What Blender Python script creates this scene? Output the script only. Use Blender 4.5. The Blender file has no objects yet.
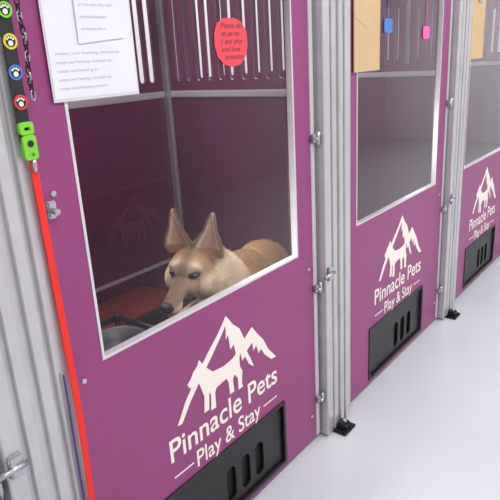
import bpy, bmesh, math, random
import numpy as np
from mathutils import Vector, Matrix, noise as mnoise
random.seed(4); rng=np.random.default_rng(4)
H=1.394; P=1.2
scene=bpy.context.scene
scene.view_settings.view_transform='Standard'
def lin(c):
    return tuple(((x/255)/12.92 if x/255<=0.04045 else ((x/255+0.055)/1.055)**2.4) for x in c)
def mat(name,col,rough=0.5,metal=0.0,var=0.06,scale=8.0,bump=0.0,bscale=200.0,spec=0.5,coat=0.0):
    m=bpy.data.materials.new(name); m.use_nodes=True
    nt=m.node_tree; b=nt.nodes['Principled BSDF']
    c=lin(col)
    tc=nt.nodes.new('ShaderNodeTexCoord'); n=nt.nodes.new('ShaderNodeTexNoise'); n.inputs['Scale'].default_value=scale
    n.inputs['Detail'].default_value=3
    nt.links.new(tc.outputs['Object'],n.inputs['Vector'])
    r=nt.nodes.new('ShaderNodeValToRGB')
    r.color_ramp.elements[0].position=0.3; r.color_ramp.elements[1].position=0.7
    r.color_ramp.elements[0].color=tuple(x*(1-var) for x in c)+(1,)
    r.color_ramp.elements[1].color=tuple(min(1,x*(1+var)) for x in c)+(1,)
    nt.links.new(n.outputs['Fac'],r.inputs['Fac']); nt.links.new(r.outputs['Color'],b.inputs['Base Color'])
    b.inputs['Roughness'].default_value=rough; b.inputs['Metallic'].default_value=metal
    b.inputs['Specular IOR Level'].default_value=spec; b.inputs['Coat Weight'].default_value=coat
    if bump>0:
        n2=nt.nodes.new('ShaderNodeTexNoise'); n2.inputs['Scale'].default_value=bscale
        nt.links.new(tc.outputs['Object'],n2.inputs['Vector'])
        bp=nt.nodes.new('ShaderNodeBump'); bp.inputs['Strength'].default_value=bump; bp.inputs['Distance'].default_value=0.002
        nt.links.new(n2.outputs['Fac'],bp.inputs['Height']); nt.links.new(bp.outputs['Normal'],b.inputs['Normal'])
    return m
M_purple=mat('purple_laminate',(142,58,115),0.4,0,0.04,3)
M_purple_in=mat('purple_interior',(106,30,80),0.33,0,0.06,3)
M_faint=mat('faint_reflection_and_strip',(122,50,96),0.45,0,0.05,3)  # mauve tone for the painted logo reflection and the thin strip
M_alu=mat('brushed_aluminium',(200,198,200),0.38,0.6,0.05,14)
M_alu2=mat('aluminium_trim',(218,214,218),0.35,0.4,0.04,14)
M_steel=mat('steel_hardware',(190,190,195),0.25,0.9,0.03)
M_bowl=mat('bowl_steel',(96,94,100),0.5,0.6,0.05)
M_black=mat('black_plastic',(24,24,26),0.45,0,0.2,20)
M_dark=mat('dark_recess',(9,9,11),0.7)
M_logo=mat('logo_vinyl',(244,234,226),0.5,0,0.02)
M_floor=mat('epoxy_floor',(206,210,216),0.25,0,0.03,1.5)
M_wall=mat('white_wall',(236,236,238),0.7,0,0.02,2)
M_ceil=mat('ceiling_tile',(235,235,235),0.8,0,0.02,4)
M_paper=mat('white_paper',(226,226,234),0.7,0,0.02)
M_ink=mat('grey_ink',(175,175,184),0.8)
M_red_note=mat('red_card',(226,70,84),0.6,0,0.03)
M_ink_dark=mat('marker_ink',(110,20,40),0.7)
M_tan=mat('manila_paper',(204,172,128),0.7,0,0.03)
M_red=mat('red_webbing',(232,36,26),0.6,0,0.08,60,0.4,900)
M_blue=mat('blue_webbing',(50,66,140),0.6,0,0.08,60,0.4,900)
M_green=mat('green_buckle',(120,205,40),0.35)
M_yellow=mat('yellow_badge',(225,200,40),0.4)
M_bluebadge=mat('blue_badge',(60,120,200),0.4)
M_redbadge=mat('red_badge',(210,60,60),0.4)
M_white=mat('badge_white',(235,235,230),0.5)
M_pink=mat('pink_tag',(225,90,170),0.5)
M_bed=mat('maroon_vinyl',(110,16,28),0.5,0,0.1,10,0.3,80)
def glassmat():
    m=bpy.data.materials.new('window_glass'); m.use_nodes=True; nt=m.node_tree
    for n in list(nt.nodes): nt.nodes.remove(n)
    o=nt.nodes.new('ShaderNodeOutputMaterial'); mix=nt.nodes.new('ShaderNodeMixShader')
    t=nt.nodes.new('ShaderNodeBsdfTransparent'); t.inputs[0].default_value=(0.95,0.94,0.95,1)
    g=nt.nodes.new('ShaderNodeBsdfGlossy'); g.inputs['Roughness'].default_value=0.02
    f=nt.nodes.new('ShaderNodeLayerWeight'); f.inputs['Blend'].default_value=0.5
    p=nt.nodes.new('ShaderNodeMath'); p.operation='POWER'; p.inputs[1].default_value=3.3
    q=nt.nodes.new('ShaderNodeMath'); q.operation='MULTIPLY_ADD'; q.inputs[1].default_value=1.2; q.inputs[2].default_value=0.015
    q.use_clamp=True
    nt.links.new(f.outputs['Facing'],p.inputs[0]); nt.links.new(p.outputs[0],q.inputs[0])
    nt.links.new(q.outputs[0],mix.inputs[0]); nt.links.new(t.outputs[0],mix.inputs[1]); nt.links.new(g.outputs[0],mix.inputs[2])
    nt.links.new(mix.outputs[0],o.inputs[0]); return m
M_glass=glassmat()

def link(o,parent=None):
    scene.collection.objects.link(o)
    if parent is not None:
        o.parent=parent; o.matrix_parent_inverse=Matrix.Translation(parent.location).inverted()
    return o
def empty(name,loc):
    e=bpy.data.objects.new(name,None); e.location=loc; e.empty_display_size=0.1; scene.collection.objects.link(e); return e
def repeat(e,ks):
    for k in ks:
        e2=bpy.data.objects.new(e.name.split('.')[0],None); e2.location=e.location+Vector((k*P,0,0)); e2.empty_display_size=.1
        scene.collection.objects.link(e2)
        for c in [o for o in scene.collection.objects if o.parent==e]:
            n=bpy.data.objects.new(c.name.split('.')[0],c.data); scene.collection.objects.link(n)
            n.parent=e2; n.matrix_parent_inverse=c.matrix_parent_inverse.copy()
def meshobj(name,verts,faces,m,parent=None,smooth=False):
    me=bpy.data.meshes.new(name); me.from_pydata([tuple(v) for v in verts],[],faces); me.materials.append(m)
    if smooth:
        for p in me.polygons: p.use_smooth=True
    return link(bpy.data.objects.new(name,me),parent)
def box(name,x0,x1,y0,y1,z0,z1,m,parent=None,bev=0.0):
    bm=bmesh.new(); bmesh.ops.create_cube(bm,size=1)
    for v in bm.verts:
        v.co=Vector(((x0+x1)/2+v.co.x*(x1-x0),(y0+y1)/2+v.co.y*(y1-y0),(z0+z1)/2+v.co.z*(z1-z0)))
    if bev>0: bmesh.ops.bevel(bm,geom=bm.edges[:],offset=bev,segments=2,affect='EDGES')
    me=bpy.data.meshes.new(name); bm.to_mesh(me); bm.free(); me.materials.append(m)
    return link(bpy.data.objects.new(name,me),parent)
FRONT=Matrix.Rotation(math.pi/2,4,'X')
SIDE=Matrix.Rotation(math.pi/2,4,'Z')@Matrix.Rotation(math.pi/2,4,'X')
def flat(name,polys,ext,m,orient,off,parent=None,bevel=0.0):
    cu=bpy.data.curves.new(name,'CURVE'); cu.dimensions='2D'; cu.fill_mode='BOTH'; cu.extrude=ext; cu.bevel_depth=bevel
    for pts in polys:
        sp=cu.splines.new('POLY'); sp.points.add(len(pts)-1)
        for i,p in enumerate(pts): sp.points[i].co=(p[0],p[1],0,1)
        sp.use_cyclic_u=True
    return tomesh(name,cu,m,Matrix.Translation(off)@orient,parent)
def tomesh(name,cu,m,mx,parent=None,fit=None):
    t=bpy.data.objects.new('tmp',cu)
    me=t.to_mesh().copy(); t.to_mesh_clear()
    bpy.data.objects.remove(t); me.name=name
    if fit:
        x0,x1,z0,z1=fit
        co=np.array([v.co[:] for v in me.vertices]); mn=co.min(0); mxx=co.max(0)
        for v in me.vertices:
            v.co.x=x0+(v.co.x-mn[0])/(mxx[0]-mn[0])*(x1-x0)
            v.co.y=z0+(v.co.y)*z1
    me.transform(mx); me.materials.clear(); me.materials.append(m)
    return link(bpy.data.objects.new(name,me),parent)
def text(name,body,m,fit,y,parent,bold=0.02,shear=0,sp=1.0,orient=FRONT,ext=0.0):
    cu=bpy.data.curves.new(name,'FONT'); cu.body=body; cu.size=1; cu.offset=bold; cu.shear=shear; cu.space_character=sp; cu.extrude=ext
    return tomesh(name,cu,m,Matrix.Translation((0,y,0))@orient,parent,fit)
def rect(x0,x1,z0,z1): return [(x0,z0),(x1,z0),(x1,z1),(x0,z1)]
def rrect(x0,x1,z0,z1,r,n=5):
    pts=[]
    for cx,cz,a0 in ((x1-r,z1-r,0),(x0+r,z1-r,90),(x0+r,z0+r,180),(x1-r,z0+r,270)):
        for i in range(n+1):
            a=math.radians(a0+90*i/n); pts.append((cx+r*math.cos(a),cz+r*math.sin(a)))
    return pts
def cyl(name,p0,p1,r,m,parent=None,seg=20):
    p0=Vector(p0);p1=Vector(p1);d=p1-p0
    bm=bmesh.new(); bmesh.ops.create_cone(bm,cap_ends=True,segments=seg,radius1=r,radius2=r,depth=d.length)
    mx=Matrix.Translation((p0+p1)/2)@d.to_track_quat('Z','Y').to_matrix().to_4x4()
    bmesh.ops.transform(bm,matrix=mx,verts=bm.verts)
    me=bpy.data.meshes.new(name); bm.to_mesh(me); bm.free(); me.materials.append(m)
    for p in me.polygons: p.use_smooth=len(p.vertices)==4
    return link(bpy.data.objects.new(name,me),parent)
def tube(name,pts,r,m,parent=None,cyclic=False):
    cu=bpy.data.curves.new(name,'CURVE'); cu.dimensions='3D'; cu.bevel_depth=r; cu.bevel_resolution=4
    sp=cu.splines.new('NURBS' if not cyclic else 'POLY'); sp.points.add(len(pts)-1)
    for i,p in enumerate(pts): sp.points[i].co=(*p,1)
    if not cyclic: sp.order_u=3; sp.use_endpoint_u=True
    sp.use_cyclic_u=cyclic; sp.resolution_u=8
    return tomesh(name,cu,m,Matrix.Identity(4),parent)

# ---------- room ----------
box('floor',-2.5,9,-2.2,3.2,-0.1,0,M_floor)
box('ceiling',-2.5,9,-2.2,3.2,2.9,3.0,M_ceil)
box('wall_back',-2.5,9,3.2,3.3,0,2.9,M_wall)
box('wall_front',-2.5,9,-2.3,-2.2,0,2.9,M_wall)
box('wall_left',-2.6,-2.5,-2.2,3.2,0,2.9,M_wall)
box('wall_right',9,9.1,-2.2,3.2,0,2.9,M_wall)

# ---------- kennel ----------
DB=1.80
def logo_shapes(o,yl,d,m,sc=1.0,ox=0,oz=0):
    def Z(l): return [(o+(a-1.1)*sc+1.1+ox,H+(-b+.9)*sc-.9+oz) for a,b in l]
    flat('logo_slope',[Z([(0.898,0.922),(0.935,0.868),(0.985,0.815),(1.04,0.765),(1.085,0.728),(1.122,0.690),(1.128,0.705),(1.098,0.738),(1.05,0.785),(1.0,0.83),(0.955,0.875),(0.915,0.924)])],0.0006,m,FRONT,(0,yl-.00035,0),d)
    flat('logo_peak',[Z([(1.122,0.690),(1.150,0.727),(1.178,0.752),(1.198,0.795),(1.236,0.772),(1.262,0.806),(1.290,0.838),(1.312,0.88),(1.352,0.925),(1.325,0.922),(1.292,0.89),(1.275,0.862),(1.262,0.872),(1.252,0.84),(1.238,0.852),(1.232,0.822),(1.205,0.838),(1.222,0.872),(1.235,0.905),(1.212,0.885),(1.196,0.852),(1.182,0.86),(1.172,0.82),(1.156,0.832),(1.148,0.79),(1.132,0.80),(1.126,0.75),(1.115,0.762),(1.118,0.72)])],0.0006,m,FRONT,(0,yl,0),d)
    flat('logo_dog',[Z([(0.948,0.822),(0.962,0.812),(0.975,0.796),(0.99,0.787),(1.0,0.772),(1.012,0.79),(1.03,0.812),(1.05,0.832),(1.10,0.838),(1.14,0.832),(1.158,0.822),(1.172,0.79),(1.178,0.788),(1.176,0.82),(1.168,0.845),(1.168,0.872),(1.178,0.89),(1.172,0.93),(1.176,0.945),(1.155,0.945),(1.155,0.905),(1.14,0.885),(1.132,0.90),(1.135,0.94),(1.115,0.94),(1.113,0.90),(1.105,0.882),(1.06,0.888),(1.052,0.90),(1.052,0.948),(1.030,0.948),(1.035,0.90),(1.028,0.885),(1.022,0.94),(1.002,0.94),(1.008,0.89),(1.0,0.865),(0.992,0.84),(0.972,0.838),(0.955,0.836)])],0.0006,m,FRONT,(0,yl-.0007,0),d)
def kennel(k):
    o=k*P
    d=empty('kennel_door' ,(o+1.1,1.0,0.03))
    x0,x1=o+0.612,o+1.610; w0,w1=o+0.699,o+1.498; wz0=0.765; wz1=1.93
    vz0,vz1=H-1.352,H-1.112; vx0,vx1=o+0.818,o+1.385
    flat('panel',[rect(x0+0.004,x1-0.022,0.022,2.04),rect(w0,w1,wz0,wz1),rect(vx0,vx1,vz0,vz1)],0.012,M_purple,FRONT,(0,1.012,0),d)
    box('edge_right',x1-0.022,x1,0.998,1.03,0.022,2.04,M_alu2,d,0.002)
    box('edge_left',x0,x0+0.004,0.998,1.03,0.022,2.04,M_alu2,d)
    g=0.006
    flat('window_trim',[rect(w0-0.001,w1+0.001,wz0-0.001,wz1),rect(w0+g,w1-g,wz0+g,wz1-g)],0.010,M_alu2,FRONT,(0,1.009,0),d)
    meshobj('glass',[(w0+.002,1.013,wz0+.002),(w1-.002,1.013,wz0+.002),(w1-.002,1.013,wz1-.002),(w0+.002,1.013,wz1-.002)],[(0,1,2,3)],M_glass,d)
    holes=[rect(vx0+0.001,vx1-0.001,vz0+0.001,vz1-0.001)]
    cx=(vx0+vx1)/2
    for i in range(3):
        sx=cx-0.02+i*0.072
        holes.append(rrect(sx,sx+0.044,vz0+0.035,vz0+0.155,0.020))
    flat('vent_plate',holes,0.004,M_black,FRONT,(0,1.012,0),d)
    flat('vent_rim',[rrect(vx0-0.004,vx1+0.004,vz0-0.004,vz1+0.004,0.006),rrect(vx0+0.008,vx1-0.008,vz0+0.008,vz1-0.008,0.006)],0.003,M_black,FRONT,(0,0.999,0),d)
    box('vent_backing',vx0,vx1,1.022,1.026,vz0,vz1,M_dark,d)
    for (bx,bz) in [(x0+0.03,1.16),(x0+0.03,0.74),(x0+0.03,0.2),(x1-0.05,0.70),(x1-0.05,0.12),(x0+0.03,1.6)]:
        cyl('bolt',(bx,0.997,bz),(bx,1.003,bz),0.006,M_steel,d,12)
    for hz in (1.135,0.62,0.18,1.75):
        cyl('hinge_pin',(x1+0.002,0.985,hz-0.022),(x1+0.002,0.985,hz+0.022),0.006,M_steel,d,12)
        box('hinge_leaf',x1-0.026,x1+0.003,0.987,0.998,hz-0.014,hz+0.014,M_steel,d,0.002)
        cyl('hinge_knob',(x1-0.015,0.974,hz),(x1-0.015,0.99,hz),0.005,M_steel,d,12)
    yl=0.9995
    logo_shapes(o,yl,d,M_logo)
    text('logo_title','Pinnacle Pets',M_logo,(o+0.862,o+1.352,H-1.018,0.098),yl-0.0004,d,0.012)
    text('logo_subtitle','Play & Stay',M_logo,(o+0.958,o+1.255,H-1.092,0.076),yl-0.0004,d,0.010)
    box('logo_dash',o+0.868,o+0.944,yl-0.0006,yl,H-1.071,H-1.0665,M_logo,d)
    box('logo_dash',o+1.272,o+1.346,yl-0.0006,yl,H-1.071,H-1.0665,M_logo,d)
    return d
def post(k):
    o=k*P; a,b=o+0.424,o+0.600; yf=0.970; yb=1.05
    e=empty('kennel_post',((a+b)/2,1.0,0.0))
    g=0.010
    prof=[(a,yb)]
    prof+=[(a,yf+0.003),(a+0.003,yf)]
    for c in (0.046,0.088,0.130):
        w=0.006 if c!=0.088 else 0.010
        prof+=[(a+c-w-0.002,yf),(a+c-w,yf+0.003),(a+c-w,yf+g),(a+c+w,yf+g),(a+c+w,yf+0.003),(a+c+w+0.002,yf)]
    prof+=[(b-0.003,yf),(b,yf+0.003),(b,yb)]
    n=len(prof)
    V=[(x,y,0.012) for x,y in prof]+[(x,y,2.08) for x,y in prof]
    F=[[i,(i+1)%n,n+(i+1)%n,n+i] for i in range(n)]+[list(range(n))[::-1],list(range(n,2*n))]
    meshobj('extrusion',V,F,M_alu,e)
    c=(a+b)/2-0.005
    box('foot_plate',c-0.042,c+0.042,0.918,0.985,0.0,0.012,M_black,e,0.004)
    box('foot_block',c-0.024,c+0.024,0.93,0.972,0.010,0.034,M_black,e,0.006)
    cyl('foot_bolt',(c,0.945,0.03),(c,0.945,0.046),0.007,M_steel,e,10)
    cyl('latch_bar',(a-0.03,0.958,0.665),(a+0.04,0.958,0.665),0.006,M_steel,e,12)
    box('latch_plate',a+0.004,a+0.034,0.960,0.972,0.64,0.69,M_steel,e,0.003)
    return e
def grille_poly(u0,u1,z0,z1):
    polys=[rect(u0,u1,z0,z1)]
    n=int((u1-u0-0.05)/0.052); st=(u1-u0-0.05)/n
    for i in range(n):
        a=u0+0.025+i*st+st*0.22; polys.append(rrect(a,a+st*0.56,z0+0.04,z1-0.06,0.012,4))
    return polys
def divider(k):
    x=k*P+0.56
    e=empty('kennel_divider_panel',(x,1.45,0.0))
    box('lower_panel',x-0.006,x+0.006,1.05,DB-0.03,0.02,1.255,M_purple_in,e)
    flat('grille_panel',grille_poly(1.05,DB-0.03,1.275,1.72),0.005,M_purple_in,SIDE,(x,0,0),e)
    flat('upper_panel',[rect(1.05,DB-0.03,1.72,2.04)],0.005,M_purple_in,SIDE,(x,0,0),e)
    box('mid_rail',x-0.012,x+0.012,1.05,DB-0.03,1.252,1.278,M_alu2,e,0.003)
    box('base_rail',x-0.012,x+0.012,1.05,DB-0.03,0.0,0.03,M_alu2,e)
    box('corner_post',x-0.02,x+0.02,DB-0.03,DB+0.012,0,2.06,M_alu,e,0.004)
    return e
def back(k):
    o=k*P; x0,x1=o+0.58,o+P+0.54
    e=empty('kennel_back_panel',((x0+x1)/2,DB,0.0))
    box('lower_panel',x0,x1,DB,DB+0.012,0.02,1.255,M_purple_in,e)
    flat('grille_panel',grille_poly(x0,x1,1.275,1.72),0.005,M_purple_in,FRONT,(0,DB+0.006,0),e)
    box('mid_rail',x0,x1,DB-0.008,DB+0.012,1.252,1.278,M_alu2,e,0.003)
    box('top_rail',x0,x1,DB-0.008,DB+0.012,1.72,1.75,M_alu2,e,0.003)
    box('wall_strip',x0,x1,DB-0.008,DB,0.555,0.567,M_alu2,e)
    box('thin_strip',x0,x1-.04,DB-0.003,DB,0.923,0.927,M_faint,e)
    box('base_rail',x0,x1,DB-0.008,DB,0.0,0.03,M_alu2,e)
    logo_shapes(o,DB-.002,e,M_faint,0.75,0.40,0.24)  # faint logo reflection, painted as flat coloured shapes on the back panel
    return e
repeat(kennel(0),(-1,1,2,3)); repeat(back(0),(-1,1,2,3))
repeat(post(0),(-1,1,2,3,4)); repeat(divider(0),(-1,1,2,3,4))
box('kennel_header',-1.1,5.4,0.985,1.05,2.085,2.14,M_alu)

e=empty('raised_dog_bed',(1.1,1.7,0.0))
bz=0.50
box('mattress',0.64,1.50,1.535,1.785,bz-0.03,bz+0.015,M_bed,e,0.012)
cyl('front_rail',(0.62,1.52,bz+0.005),(1.52,1.52,bz+0.005),0.014,M_black,e)
cyl('lower_rail',(0.62,1.52,bz-0.06),(1.52,1.52,bz-0.06),0.011,M_steel,e)
for x in (0.635,1.505):
    cyl('side_rail',(x,1.52,bz-0.02),(x,1.78,bz-0.02),0.012,M_steel,e)
    for y in (1.52,1.775): cyl('leg',(x,y,0),(x,y,bz+0.02),0.013,M_black,e)

# feeder stand with two bowls
e=empty('elevated_bowl_stand',(0.87,1.34,0.0))
fz=0.60; fx0,fx1,fy0,fy1=0.66,1.10,1.20,1.46
for p,q in (((fx0,fy0),(fx1,fy0)),((fx0,fy1),(fx1,fy1)),((fx0,fy0),(fx0,fy1)),((fx1,fy0),(fx1,fy1)),(((fx0+fx1)/2,fy0),((fx0+fx1)/2,fy1))):
    cyl('frame_tube',(*p,fz),(*q,fz),0.011,M_black,e)
for x in (fx0,fx1):
    for y in (fy0,fy1):
        cyl('leg',(x,y,0),(x,y,fz),0.010,M_black,e)
        cyl('corner_cap',(x,y,fz-.014),(x,y,fz+0.014),0.014,M_black,e)
for bx in (0.77,0.99):
    prof=[(0.0,-.055),(.050,-.055),(.068,-.03),(.080,0.006),(.090,0.008),(.090,0.004),(.084,0.001),(.072,-.033),(.052,-.060),(0,-.060)]
    V=[];F=[];S=32
    for j in range(S):
        a=2*math.pi*j/S
        for r,z in prof: V.append((bx+r*math.cos(a),1.33+r*math.sin(a),fz-.004+z))
    n=len(prof)
    for j in range(S):
        for i in range(n-1):
            F.append([j*n+i,j*n+i+1,((j+1)%S)*n+i+1,((j+1)%S)*n+i])
    meshobj('bowl',V,F,M_bowl,e,True)

# ---------- papers & notes ----------
e=empty('notice_paper',(0.78,0.99,1.33))
flat('sheet_back',[rect(0.676,0.884,1.336,1.62)],0.0004,M_paper,FRONT,(0,0.9935,0),e)
flat('sheet_front',[[(0.745,1.435),(0.860,1.445),(0.862,1.62),(0.745,1.62)]],0.0004,M_paper,FRONT,(0,0.9905,0),e)
flat('plastic_sleeve',[rect(0.672,0.888,1.330,1.622),rect(0.677,0.883,1.337,1.616)],0.0006,M_alu2,FRONT,(0,0.9945,0),e)
for i in range(5):
    z=1.352+i*0.016; text('print_line','notes and feeding schedule for guest'[:random.randint(18,36)],M_ink,(0.69,0.69+random.uniform(0.09,0.17),z,0.008),0.9928,e,0)
for i in range(7):
    z=1.46+i*0.022; text('print_line','arrival pets diet walk medication am pm'[:random.randint(18,38)],M_ink,(0.755,0.755+random.uniform(0.05,0.09),z,0.008),0.9898,e,0)
box('clip',0.75,0.81,0.982,0.99,1.60,1.63,M_steel,e,0.002)
e=empty('red_note',(1.232,1.008,1.43))
pts=[(1.168,1.425),(1.177,1.398),(1.200,1.378),(1.235,1.370),(1.268,1.376),(1.292,1.395),(1.302,1.425),(1.300,1.456),(1.282,1.480),(1.255,1.490),(1.21,1.490),(1.183,1.478),(1.170,1.456)]
flat('card',[pts],0.0005,M_red_note,FRONT,(0,1.0105,0),e)
for i,t in enumerate(['Please do','not pet me','I am shy','and love','treats']):
    text('handwriting',t,M_ink_dark,(1.194+(i==4)*.012,1.280-(i%2)*0.012,1.466-i*0.019,0.018),1.0097,e,0,0.3)
e=empty('clipboard_envelope',(1.96,0.99,1.33))
flat('envelope',[rect(1.862,2.055,1.322,1.62)],0.002,M_tan,FRONT,(0,0.992,0),e)
flat('flap',[[(1.862,1.50),(1.96,1.46),(2.055,1.50),(2.055,1.51),(1.96,1.47),(1.862,1.51)]],0.0005,M_tan,FRONT,(0,0.9895,0),e)
box('clip',1.93,1.99,0.982,0.99,1.585,1.625,M_steel,e,0.002)
repeat(e,(1,))
def tag(x,z,m):
    e=empty('name_tag',(x,0.99,z))
    flat('tag_body',[rrect(x,x+0.07,z,z+0.05,0.012)],0.001,m,FRONT,(0,1.009,0),e)
    tube('tag_string',[(x+0.035,1.008,z+0.045),(x+0.04,1.008,z+0.12),(x+0.035,1.008,z+0.25)],0.001,m,e)
tag(2.50,1.425,M_pink); tag(2.13,1.45,M_bluebadge)

# ---------- collar, leashes, chain ----------
e=empty('dog_collar',(0.578,0.955,1.3))
sx=0.580; y=0.958
flat('strap',[rrect(sx-0.013,sx+0.011,1.27,1.60,0.004)],0.0012,M_black,FRONT,(0,y,0),e)
def disc(cx,cz,r,n=20): return [(cx+r*math.cos(2*math.pi*i/n),cz+r*math.sin(2*math.pi*i/n)) for i in range(n)]
for z,m in ((1.44,M_yellow),(1.39,M_bluebadge),(1.34,M_redbadge),(1.49,M_green)):
    flat('badge_rim',[disc(sx,z,0.0130),disc(sx,z,0.0094)],0.0008,m,FRONT,(0,y-0.0025,0),e)
    flat('paw_pad',[disc(sx,z-0.003,0.0045)],0.0006,M_white,FRONT,(0,y-0.0025,0),e)
    for a in (-50,-17,17,50):
        flat('paw_toe',[disc(sx+0.0075*math.sin(math.radians(a)),z-0.001+0.0075*math.cos(math.radians(a)),0.0019,8)],0.0006,M_white,FRONT,(0,y-0.0025,0),e)
flat('buckle_top',[rrect(sx-0.013,sx+0.013,1.285,1.305,0.005),rrect(sx-0.006,sx+0.007,1.290,1.298,0.002)],0.003,M_green,FRONT,(0,y-0.003,0),e,0.0012)
flat('buckle_bottom',[rrect(sx-0.011,sx+0.014,1.240,1.282,0.006),rrect(sx-0.004,sx+0.008,1.244,1.252,0.002)],0.003,M_green,FRONT,(0,y-0.003,0),e,0.0012)
flat('buckle_slot',[disc(sx+0.002,1.268,0.006)],0.001,M_black,FRONT,(0,y-0.0075,0),e)
cyl('wall_hook',(sx,0.97,1.60),(sx,0.945,1.60),0.005,M_steel,e)
e=empty('dog_leash',(0.59,0.96,0.7))
n=30; V=[];F=[]
for i in range(n+1):
    t=i/n; z=1.238-t*1.19; x=0.588+0.006*math.sin(t*5)-0.002; yy=0.958+0.004*math.sin(t*9)
    w=0.0080; th=0.0012
    V+=[(x-w,yy-th,z),(x+w,yy-th+0.002,z),(x+w,yy+th+0.002,z),(x-w,yy+th,z)]
    if i: 
        a=(i-1)*4;b=i*4
        for q in range(4): F.append([a+q,a+(q+1)%4,b+(q+1)%4,b+q])
F+=[[0,1,2,3],[n*4+3,n*4+2,n*4+1,n*4]]
meshobj('webbing',V,F,M_red,e)
cyl('snap_clip',(0.586,0.957,1.215),(0.586,0.957,1.243),0.005,M_steel,e)
e=empty('dog_leash',(0.555,0.96,0.7))
tube('cord',[(0.574,0.963,0.80),(0.574,0.963,0.75),(0.572,0.963,0.6),(0.571,0.963,0.4),(0.572,0.963,0.1)],0.002,M_blue,e)
e=empty('choke_chain',(0.615,0.96,1.4))
for i in range(22):
    z=1.58-i*0.011; pts=[]
    for j in range(14):
        a=2*math.pi*j/14; u=0.0042*math.cos(a); v=0.0085*math.sin(a)
        pts.append((0.613+(u if i%2 else 0)+0.002*math.sin(i*0.6),0.966+(0 if i%2 else u),z+v))
    tube('link',pts,0.0013,M_dark if i%3 else M_steel,e,True)
e=empty('door_latch',(0.62,0.985,1.16))
box('latch_body',0.616,0.636,0.984,0.998,1.115,1.15,M_steel,e,0.003)
cyl('latch_knob',(0.626,0.968,1.13),(0.626,0.985,1.13),0.006,M_steel,e)

# ---------- dog ----------
Rv=Vector((.6098,-.7907,-.0541)); Dn=Vector((-.2813,-.152,-.9475)); Bv=Vector((-.7409,-.593,.3151))
f=(Rv*-0.28+Dn*0.38+Bv*0.87).normalized()
left=(Rv-Rv.dot(f)*f).normalized(); upv=f.cross(left).normalized()
HS=1.12
eye_mid=Vector((1.126,1.15,0.808))
HC=eye_mid-(f*0.052+upv*0.014)*HS
HM=Matrix(((f.x,left.x,upv.x,HC.x),(f.y,left.y,upv.y,HC.y),(f.z,left.z,upv.z,HC.z),(0,0,0,1)))@Matrix.Scale(HS,4)
tmpl={}
for seg in (8,14,20):
    b=bmesh.new(); bmesh.ops.create_uvsphere(b,u_segments=seg,v_segments=seg//2+2,radius=1)
    b.verts.ensure_lookup_table()
    tmpl[seg]=(np.array([v.co[:] for v in b.verts]),[[v.index for v in fc.verts] for fc in b.faces]); b.free()
AV=[];AF=[];cnt=[0]
def ell(c,r,mx=Matrix.Identity(4),seg=20):
    m=np.array(mx@Matrix.Translation(c)@Matrix.Diagonal((*r,1)))
    v,fc=tmpl[seg]; AV.append(v@m[:3,:3].T+m[:3,3]); o=cnt[0]
    AF.extend([[i+o for i in q] for q in fc]); cnt[0]+=len(v)
def chain(pts,mx=Matrix.Identity(4),sq=(1,1,1),step=0.012):
    for (p,r),(q,s) in zip(pts[:-1],pts[1:]):
        p=Vector(p);q=Vector(q); n=max(2,int((q-p).length/step))
        for i in range(n+1):
            t=i/n; rr=r+(s-r)*t; ell(p.lerp(q,t),(rr*sq[0],rr*sq[1],rr*sq[2]),mx,14)
ell((-.005,0,0),(.075,.060,.056),HM)
ell((.035,0,.008),(.042,.046,.036),HM)
for s in (1,-1):
    ell((-.005,s*.042,-.034),(.050,.034,.044),HM)
    ell((.040,s*.029,.024),(.022,.019,.012),HM)
    ell((.056,s*.024,-.022),(.032,.018,.021),HM)
    ell((.140,s*.011,-.042),(.030,.011,.016),HM)
chain([((.045,0,-.010),.033),((.090,0,-.018),.025),((.142,0,-.028),.0205),((.170,0,-.032),.0175)],HM,(1,.92,.92),.01)
ell((.179,0,-.024),(.0115,.0135,.0105),HM)
chain([((.01,0,-.058),.032),((.06,0,-.070),.019),((.134,0,-.075),.0130)],HM,(1,1.1,.8),.008)
def earw(t): return .036*(1-t)**0.8*(.82+.45*math.sin(math.pi*min(1,.12+t*1.4)))+.002
for s in (1,-1):
    b=Vector((-.022,s*.038,.032)); tip=Vector((-.020,s*.056,.153))
    N=24
    for i in range(N+1):
        t=i/N; w=earw(t)
        c=b.lerp(tip,t)
        for j in range(-5,6):
            v=j/5
            p=c+Vector((0.018*(abs(v)**1.6)*(1-t)**.6*min(1,.4+t*3)-0.010*(1-t),v*w,0))
            ell(p,(.005,.006,.006),HM,8)
hp=lambda x,y,z: tuple((HM@Vector((x,y,z))))
chain([(hp(-.03,0,-.015),.068),(hp(-.09,0,-.035),.086),((1.33,1.195,.655),.110)],step=.02)
chain([(hp(-.02,0,-.07),.056),((1.28,1.18,.60),.10)],step=.02)
YB=.035
ell((1.36,1.18+YB,.575),(.13,.108,.165)); ell((1.47,1.185+YB,.615),(.15,.103,.140)); ell((1.58,1.19+YB,.63),(.125,.100,.128))
ell((1.30,1.17+YB,.55),(.09,.09,.13)); ell((1.42,1.18+YB,.67),(.10,.07,.075))
for s in (1,-1):
    yy=1.18+YB+s*.068
    chain([((1.36,yy,.56),.062),((1.41,yy,.40),.042),((1.385,yy,.20),.027),((1.375,yy,.07),.024),((1.35,yy,.03),.028)])
    for j in (-1.5,-.5,.5,1.5): ell((1.325,yy+j*.013,.020),(.022,.0085,.018))
    yy=1.19+YB+s*.058
    chain([((1.60,yy,.58),.074),((1.56,yy,.41),.056),((1.665,yy,.23),.027),((1.65,yy,.07),.023),((1.63,yy,.03),.027)])
    for j in (-1.5,-.5,.5,1.5): ell((1.60,yy+j*.013,.020),(.022,.0085,.018))
chain([((1.67,1.22,.66),.033),((1.695,1.23,.55),.036),((1.69,1.24,.40),.034),((1.66,1.26,.28),.018)])
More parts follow.
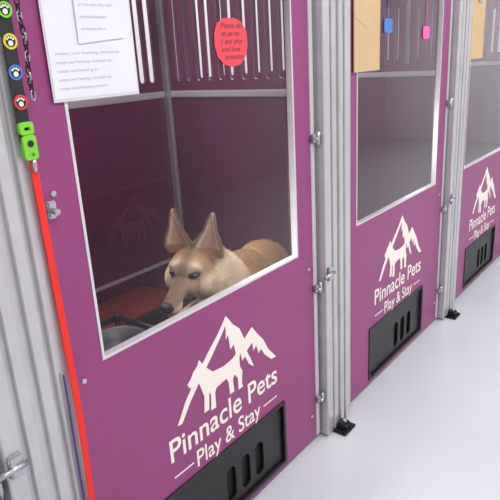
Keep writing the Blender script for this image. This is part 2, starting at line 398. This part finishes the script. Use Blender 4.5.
me=bpy.data.meshes.new('dograw'); me.from_pydata(np.concatenate(AV).tolist(),[],AF)
t=bpy.data.objects.new('tmpdog',me); scene.collection.objects.link(t)
rm=t.modifiers.new('r','REMESH'); rm.mode='VOXEL'; rm.voxel_size=0.0038; rm.use_smooth_shade=True
sm=t.modifiers.new('s','SMOOTH'); sm.factor=0.5; sm.iterations=5
bpy.context.view_layer.update()
dm=bpy.data.meshes.new_from_object(t.evaluated_get(bpy.context.evaluated_depsgraph_get()))
bpy.data.objects.remove(t)
HMi=HM.inverted(); HM3i=HM.to_3x3().inverted()
def C(c): return np.array(lin(c))
cream=C((238,218,188)); tan=C((188,148,110)); brown=C((112,82,64)); grey=C((160,134,112)); dk=C((34,25,22)); pink=C((214,158,144)); orange=C((208,162,112))
def sst(a,b,x):
    t=min(1,max(0,(x-a)/(b-a))); return t*t*(3-2*t)
def mixc(a,b,t): return a*(1-t)+b*t
def dogcol(p,nrm):
    l=HMi@p; ay=abs(l.y)
    nz=mnoise.noise(p*22)*0.5+0.5
    c=mixc(cream,orange,sst(.60,.74,p.z+(nz-.5)*.06)*.75*sst(1.26,1.38,p.x)+0.14)
    c=mixc(c,brown,0.3*sst(.5,.8,nz)*sst(.6,.7,p.z)*sst(1.26,1.36,p.x))
    h=1-sst(.13,.17,(Vector((l.x*.8+.02,l.y,l.z*.75))).length)
    if l.x>0.05: h=1
    if h>0:
        hc=mixc(cream,tan,sst(-.014,.026,l.z+(nz-.5)*.015))
        if l.x>.045 and l.z>-.06:
            hc=mixc(cream,grey,sst(-.048,-.022,l.z)*sst(.03,.06,l.x))
            hc=mixc(hc,brown,(1-sst(.006,.022,ay))*sst(.05,.09,l.x)*.8)
        hc=mixc(hc,brown,.6*(1-sst(.004,.026,ay))*sst(.015,.035,l.z)*(1-sst(.08,.1,l.z)))
        de=math.sqrt((l.x-.062)**2*.3+(ay-.031)**2*.7+((l.z-.012)*1.4)**2)
        hc=mixc(dk,hc,sst(.0100,.0150,de)) if de<.02 else hc
        hc=mixc(hc,cream,.6*math.exp(-((l.x-.045)**2+(ay-.028)**2+(l.z-.036)**2)/.0002))
        if l.z>.05:
            fn=(HM3i@nrm).normalized()
            ec=mixc(tan,brown,.5)
            t2=(l.z-.032)/.121; cyy=.038+.018*t2; w=earw(max(0,min(1,t2)))
            dv=abs(ay-cyy)/max(w,.004)
            if fn.x>0.1: ec=mixc(mixc(pink,cream,.15),cream,sst(.45,.75,dv))
            ec=mixc(ec,brown,sst(.78,.98,dv)*.85)
            hc=mixc(hc,ec,sst(.05,.062,l.z))
        if l.x>.168 and l.z>-.038: hc=C((18,15,16))
        elif l.x>.045 and ay<.04:
            zm=-.057-.05*max(0,.17-l.x)
            gap=abs(l.z-zm)
            hc=mixc(C((30,18,18)),hc,sst(.0035,.008,gap))
        c=mixc(c,hc,h)
    return c*(0.9+0.2*(mnoise.noise(p*90)*.5+.5))
nv=len(dm.vertices)
cols=np.ones((nv,4),dtype=np.float32)
for i,v in enumerate(dm.vertices): cols[i,:3]=dogcol(v.co,v.normal)
ca=dm.color_attributes.new('Col','FLOAT_COLOR','POINT'); ca.data.foreach_set('color',cols.ravel())
def furmat(name,hair=False):
    m=bpy.data.materials.new(name); m.use_nodes=True; nt=m.node_tree; b=nt.nodes['Principled BSDF']
    a=nt.nodes.new('ShaderNodeAttribute'); a.attribute_name='Col'
    n=nt.nodes.new('ShaderNodeTexNoise'); n.inputs['Scale'].default_value=120
    mx=nt.nodes.new('ShaderNodeMix'); mx.data_type='RGBA'; mx.blend_type='MULTIPLY'; mx.inputs['Factor'].default_value=.2
    nt.links.new(a.outputs['Color'],mx.inputs['A']); nt.links.new(n.outputs['Color'],mx.inputs['B'])
    nt.links.new(a.outputs['Color'] if hair else mx.outputs['Result'],b.inputs['Base Color']); b.inputs['Roughness'].default_value=.75
    b.inputs['Specular IOR Level'].default_value=.25
    return m
dm.materials.clear(); dm.materials.append(furmat('dog_coat'))
for p in dm.polygons: p.use_smooth=True
de=empty('german_shepherd_dog',(1.4,1.18,0))
dm.name='body'; dog=link(bpy.data.objects.new('body',dm),de)
M_eye=mat('dog_eye',(30,16,10),0.08,0,0.1,50,coat=1.0); M_nose=mat('dog_nose',(22,19,20),0.35,0,0.1,100,0.5,600)
def ellobj(name,c,r,m,mx=HM):
    b=bmesh.new(); bmesh.ops.create_uvsphere(b,u_segments=24,v_segments=16,radius=1,matrix=mx@Matrix.Translation(c)@Matrix.Diagonal((*r,1)))
    me=bpy.data.meshes.new(name); b.to_mesh(me); b.free(); me.materials.append(m)
    for p in me.polygons: p.use_smooth=True
    return link(bpy.data.objects.new(name,me),de)
for s in (1,-1): ellobj('eye',(.060,s*.030,.012),(.008,.0097,.0070),M_eye)
ellobj('nose',(.180,0,-.023),(.013,.0150,.0110),M_nose)
for s in (1,-1): ellobj('nostril',(.1915,s*.006,-.024),(.003,.003,.0035),M_dark)
dm.calc_loop_triangles()
tri=np.array([lt.vertices[:] for lt in dm.loop_triangles]); co=np.zeros(nv*3); dm.vertices.foreach_get('co',co); co=co.reshape(-1,3)
nr=np.array([v.normal[:] for v in dm.vertices])
A=np.linalg.norm(np.cross(co[tri[:,1]]-co[tri[:,0]],co[tri[:,2]]-co[tri[:,0]]),axis=1)
cen=co[tri].mean(1); hl=(np.array(HMi.to_3x3())@cen.T).T+np.array(HMi.translation)
ishead=(np.linalg.norm(hl*np.array([.8,1,.75])+np.array([.02,0,0]),axis=1)<.15)|(hl[:,0]>.05)
W=A*np.where(ishead,4.0,1.0)*np.where(cen[:,2]<.4,.3,1.0)
NH=120000
idx=rng.choice(len(tri),NH,p=W/W.sum())
u=rng.random((NH,2)); fl=u.sum(1)>1; u[fl]=1-u[fl]; w=np.stack([1-u.sum(1),u[:,0],u[:,1]],1)
pp=(co[tri[idx]]*w[:,:,None]).sum(1); nn=(nr[tri[idx]]*w[:,:,None]).sum(1); cc=(cols[tri[idx]]*w[:,:,None]).sum(1)
hl2=(np.array(HMi.to_3x3())@pp.T).T+np.array(HMi.translation); hd=ishead[idx]
ln_=np.where(hd,.007,.020)
ln_=np.where(hd&(hl2[:,0]<.03)&(hl2[:,2]<-.01),.015,ln_)
ln_=np.where(hd&(hl2[:,0]>.05),.0035,ln_)
back_=np.array([-f.x,-f.y,-f.z])
flow=np.where(hd[:,None],back_[None,:],np.array([.85,0.05,-.45])[None,:])
ear=hd&(hl2[:,2]>.06); flow[ear]=np.array([0,0,1.0]); ln_[ear]=.004
nose=hd&(hl2[:,0]>.163)&(hl2[:,2]>-.042)
dey=np.sqrt((hl2[:,0]-.06)**2*.5+(np.abs(hl2[:,1])-.030)**2+((hl2[:,2]-.012)*1.5)**2)
keep=~(nose|(dey<.0125))
pp,nn,cc,ln_,flow,hd=pp[keep],nn[keep],cc[keep],ln_[keep],flow[keep],hd[keep]
NH=len(pp); ln_=ln_*(0.7+.6*rng.random(NH))
clump=np.array([mnoise.noise_vector(Vector(p)*35)[:] for p in pp])
d1=nn*0.45+flow*.9+rng.normal(0,.12,(NH,3))+clump*.3; d1/=np.linalg.norm(d1,axis=1)[:,None]
dotn=(d1*nn).sum(1); d1+=nn*np.maximum(0,.2-dotn)[:,None]
K=4; pos=np.zeros((NH,K,3)); rad=np.zeros((NH,K))
for j in range(K):
    t=j/(K-1); pos[:,j]=pp-nn*.0005+d1*(ln_*t)[:,None]+flow*(ln_*.25*t*t)[:,None]; rad[:,j]=np.where(hd,.00035,.0006)*(1-.8*t)
hc=bpy.data.hair_curves.new('fur'); hc.add_curves([K]*NH)
hc.attributes['position'].data.foreach_set('vector',pos.astype(np.float32).ravel())
ra=hc.attributes.get('radius') or hc.attributes.new('radius','FLOAT','POINT'); ra.data.foreach_set('value',rad.astype(np.float32).ravel())
ca=hc.attributes.new('Col','FLOAT_COLOR','CURVE'); cj=cc*(0.8+.5*rng.random((NH,1))); cj[:,3]=1; ca.data.foreach_set('color',cj.astype(np.float32).ravel())
hc.materials.append(furmat('dog_fur',True))
link(bpy.data.objects.new('fur',hc),de)

# ---------- lights ----------
def em(name,s):
    m=bpy.data.materials.new(name); m.use_nodes=True; b=m.node_tree.nodes['Principled BSDF']
    b.inputs['Emission Color'].default_value=(1,.99,.97,1); b.inputs['Emission Strength'].default_value=s; return m
M_em=em('light_diffuser',2.5)
for i,(x,y) in enumerate([(0,-.6),(2.4,-.6),(4.8,-.6),(7.2,-.6),(1.2,2.0),(3.6,2.0)]):
    e=empty('ceiling_light',(x,y,2.88))
    box('diffuser',x-.6,x+.6,y-.15,y+.15,2.875,2.885,M_em,e)
    box('housing',x-.63,x+.63,y-.18,y+.18,2.885,2.9,M_alu2,e)
    ld=bpy.data.lights.new('lamp','AREA'); ld.shape='RECTANGLE'; ld.size=1.2; ld.size_y=.5; ld.energy=38 if y<0 else 32; ld.color=(1,.985,.97)
    lo=bpy.data.objects.new('lamp',ld); lo.location=(x,y,2.86); link(lo,e)
w=bpy.data.worlds.new('World'); scene.world=w; w.use_nodes=True
w.node_tree.nodes['Background'].inputs[0].default_value=(1,1,1,1); w.node_tree.nodes['Background'].inputs[1].default_value=.5

# ---------- camera ----------
cd=bpy.data.cameras.new('camera'); cd.lens=582/500*36; cd.sensor_width=36; cd.sensor_fit='HORIZONTAL'; cd.clip_start=.05
cam=bpy.data.objects.new('camera',cd)
cam.matrix_world=Matrix(((Rv.x,-Dn.x,Bv.x,0),(Rv.y,-Dn.y,Bv.y,0),(Rv.z,-Dn.z,Bv.z,H),(0,0,0,1)))
scene.collection.objects.link(cam); scene.camera=cam
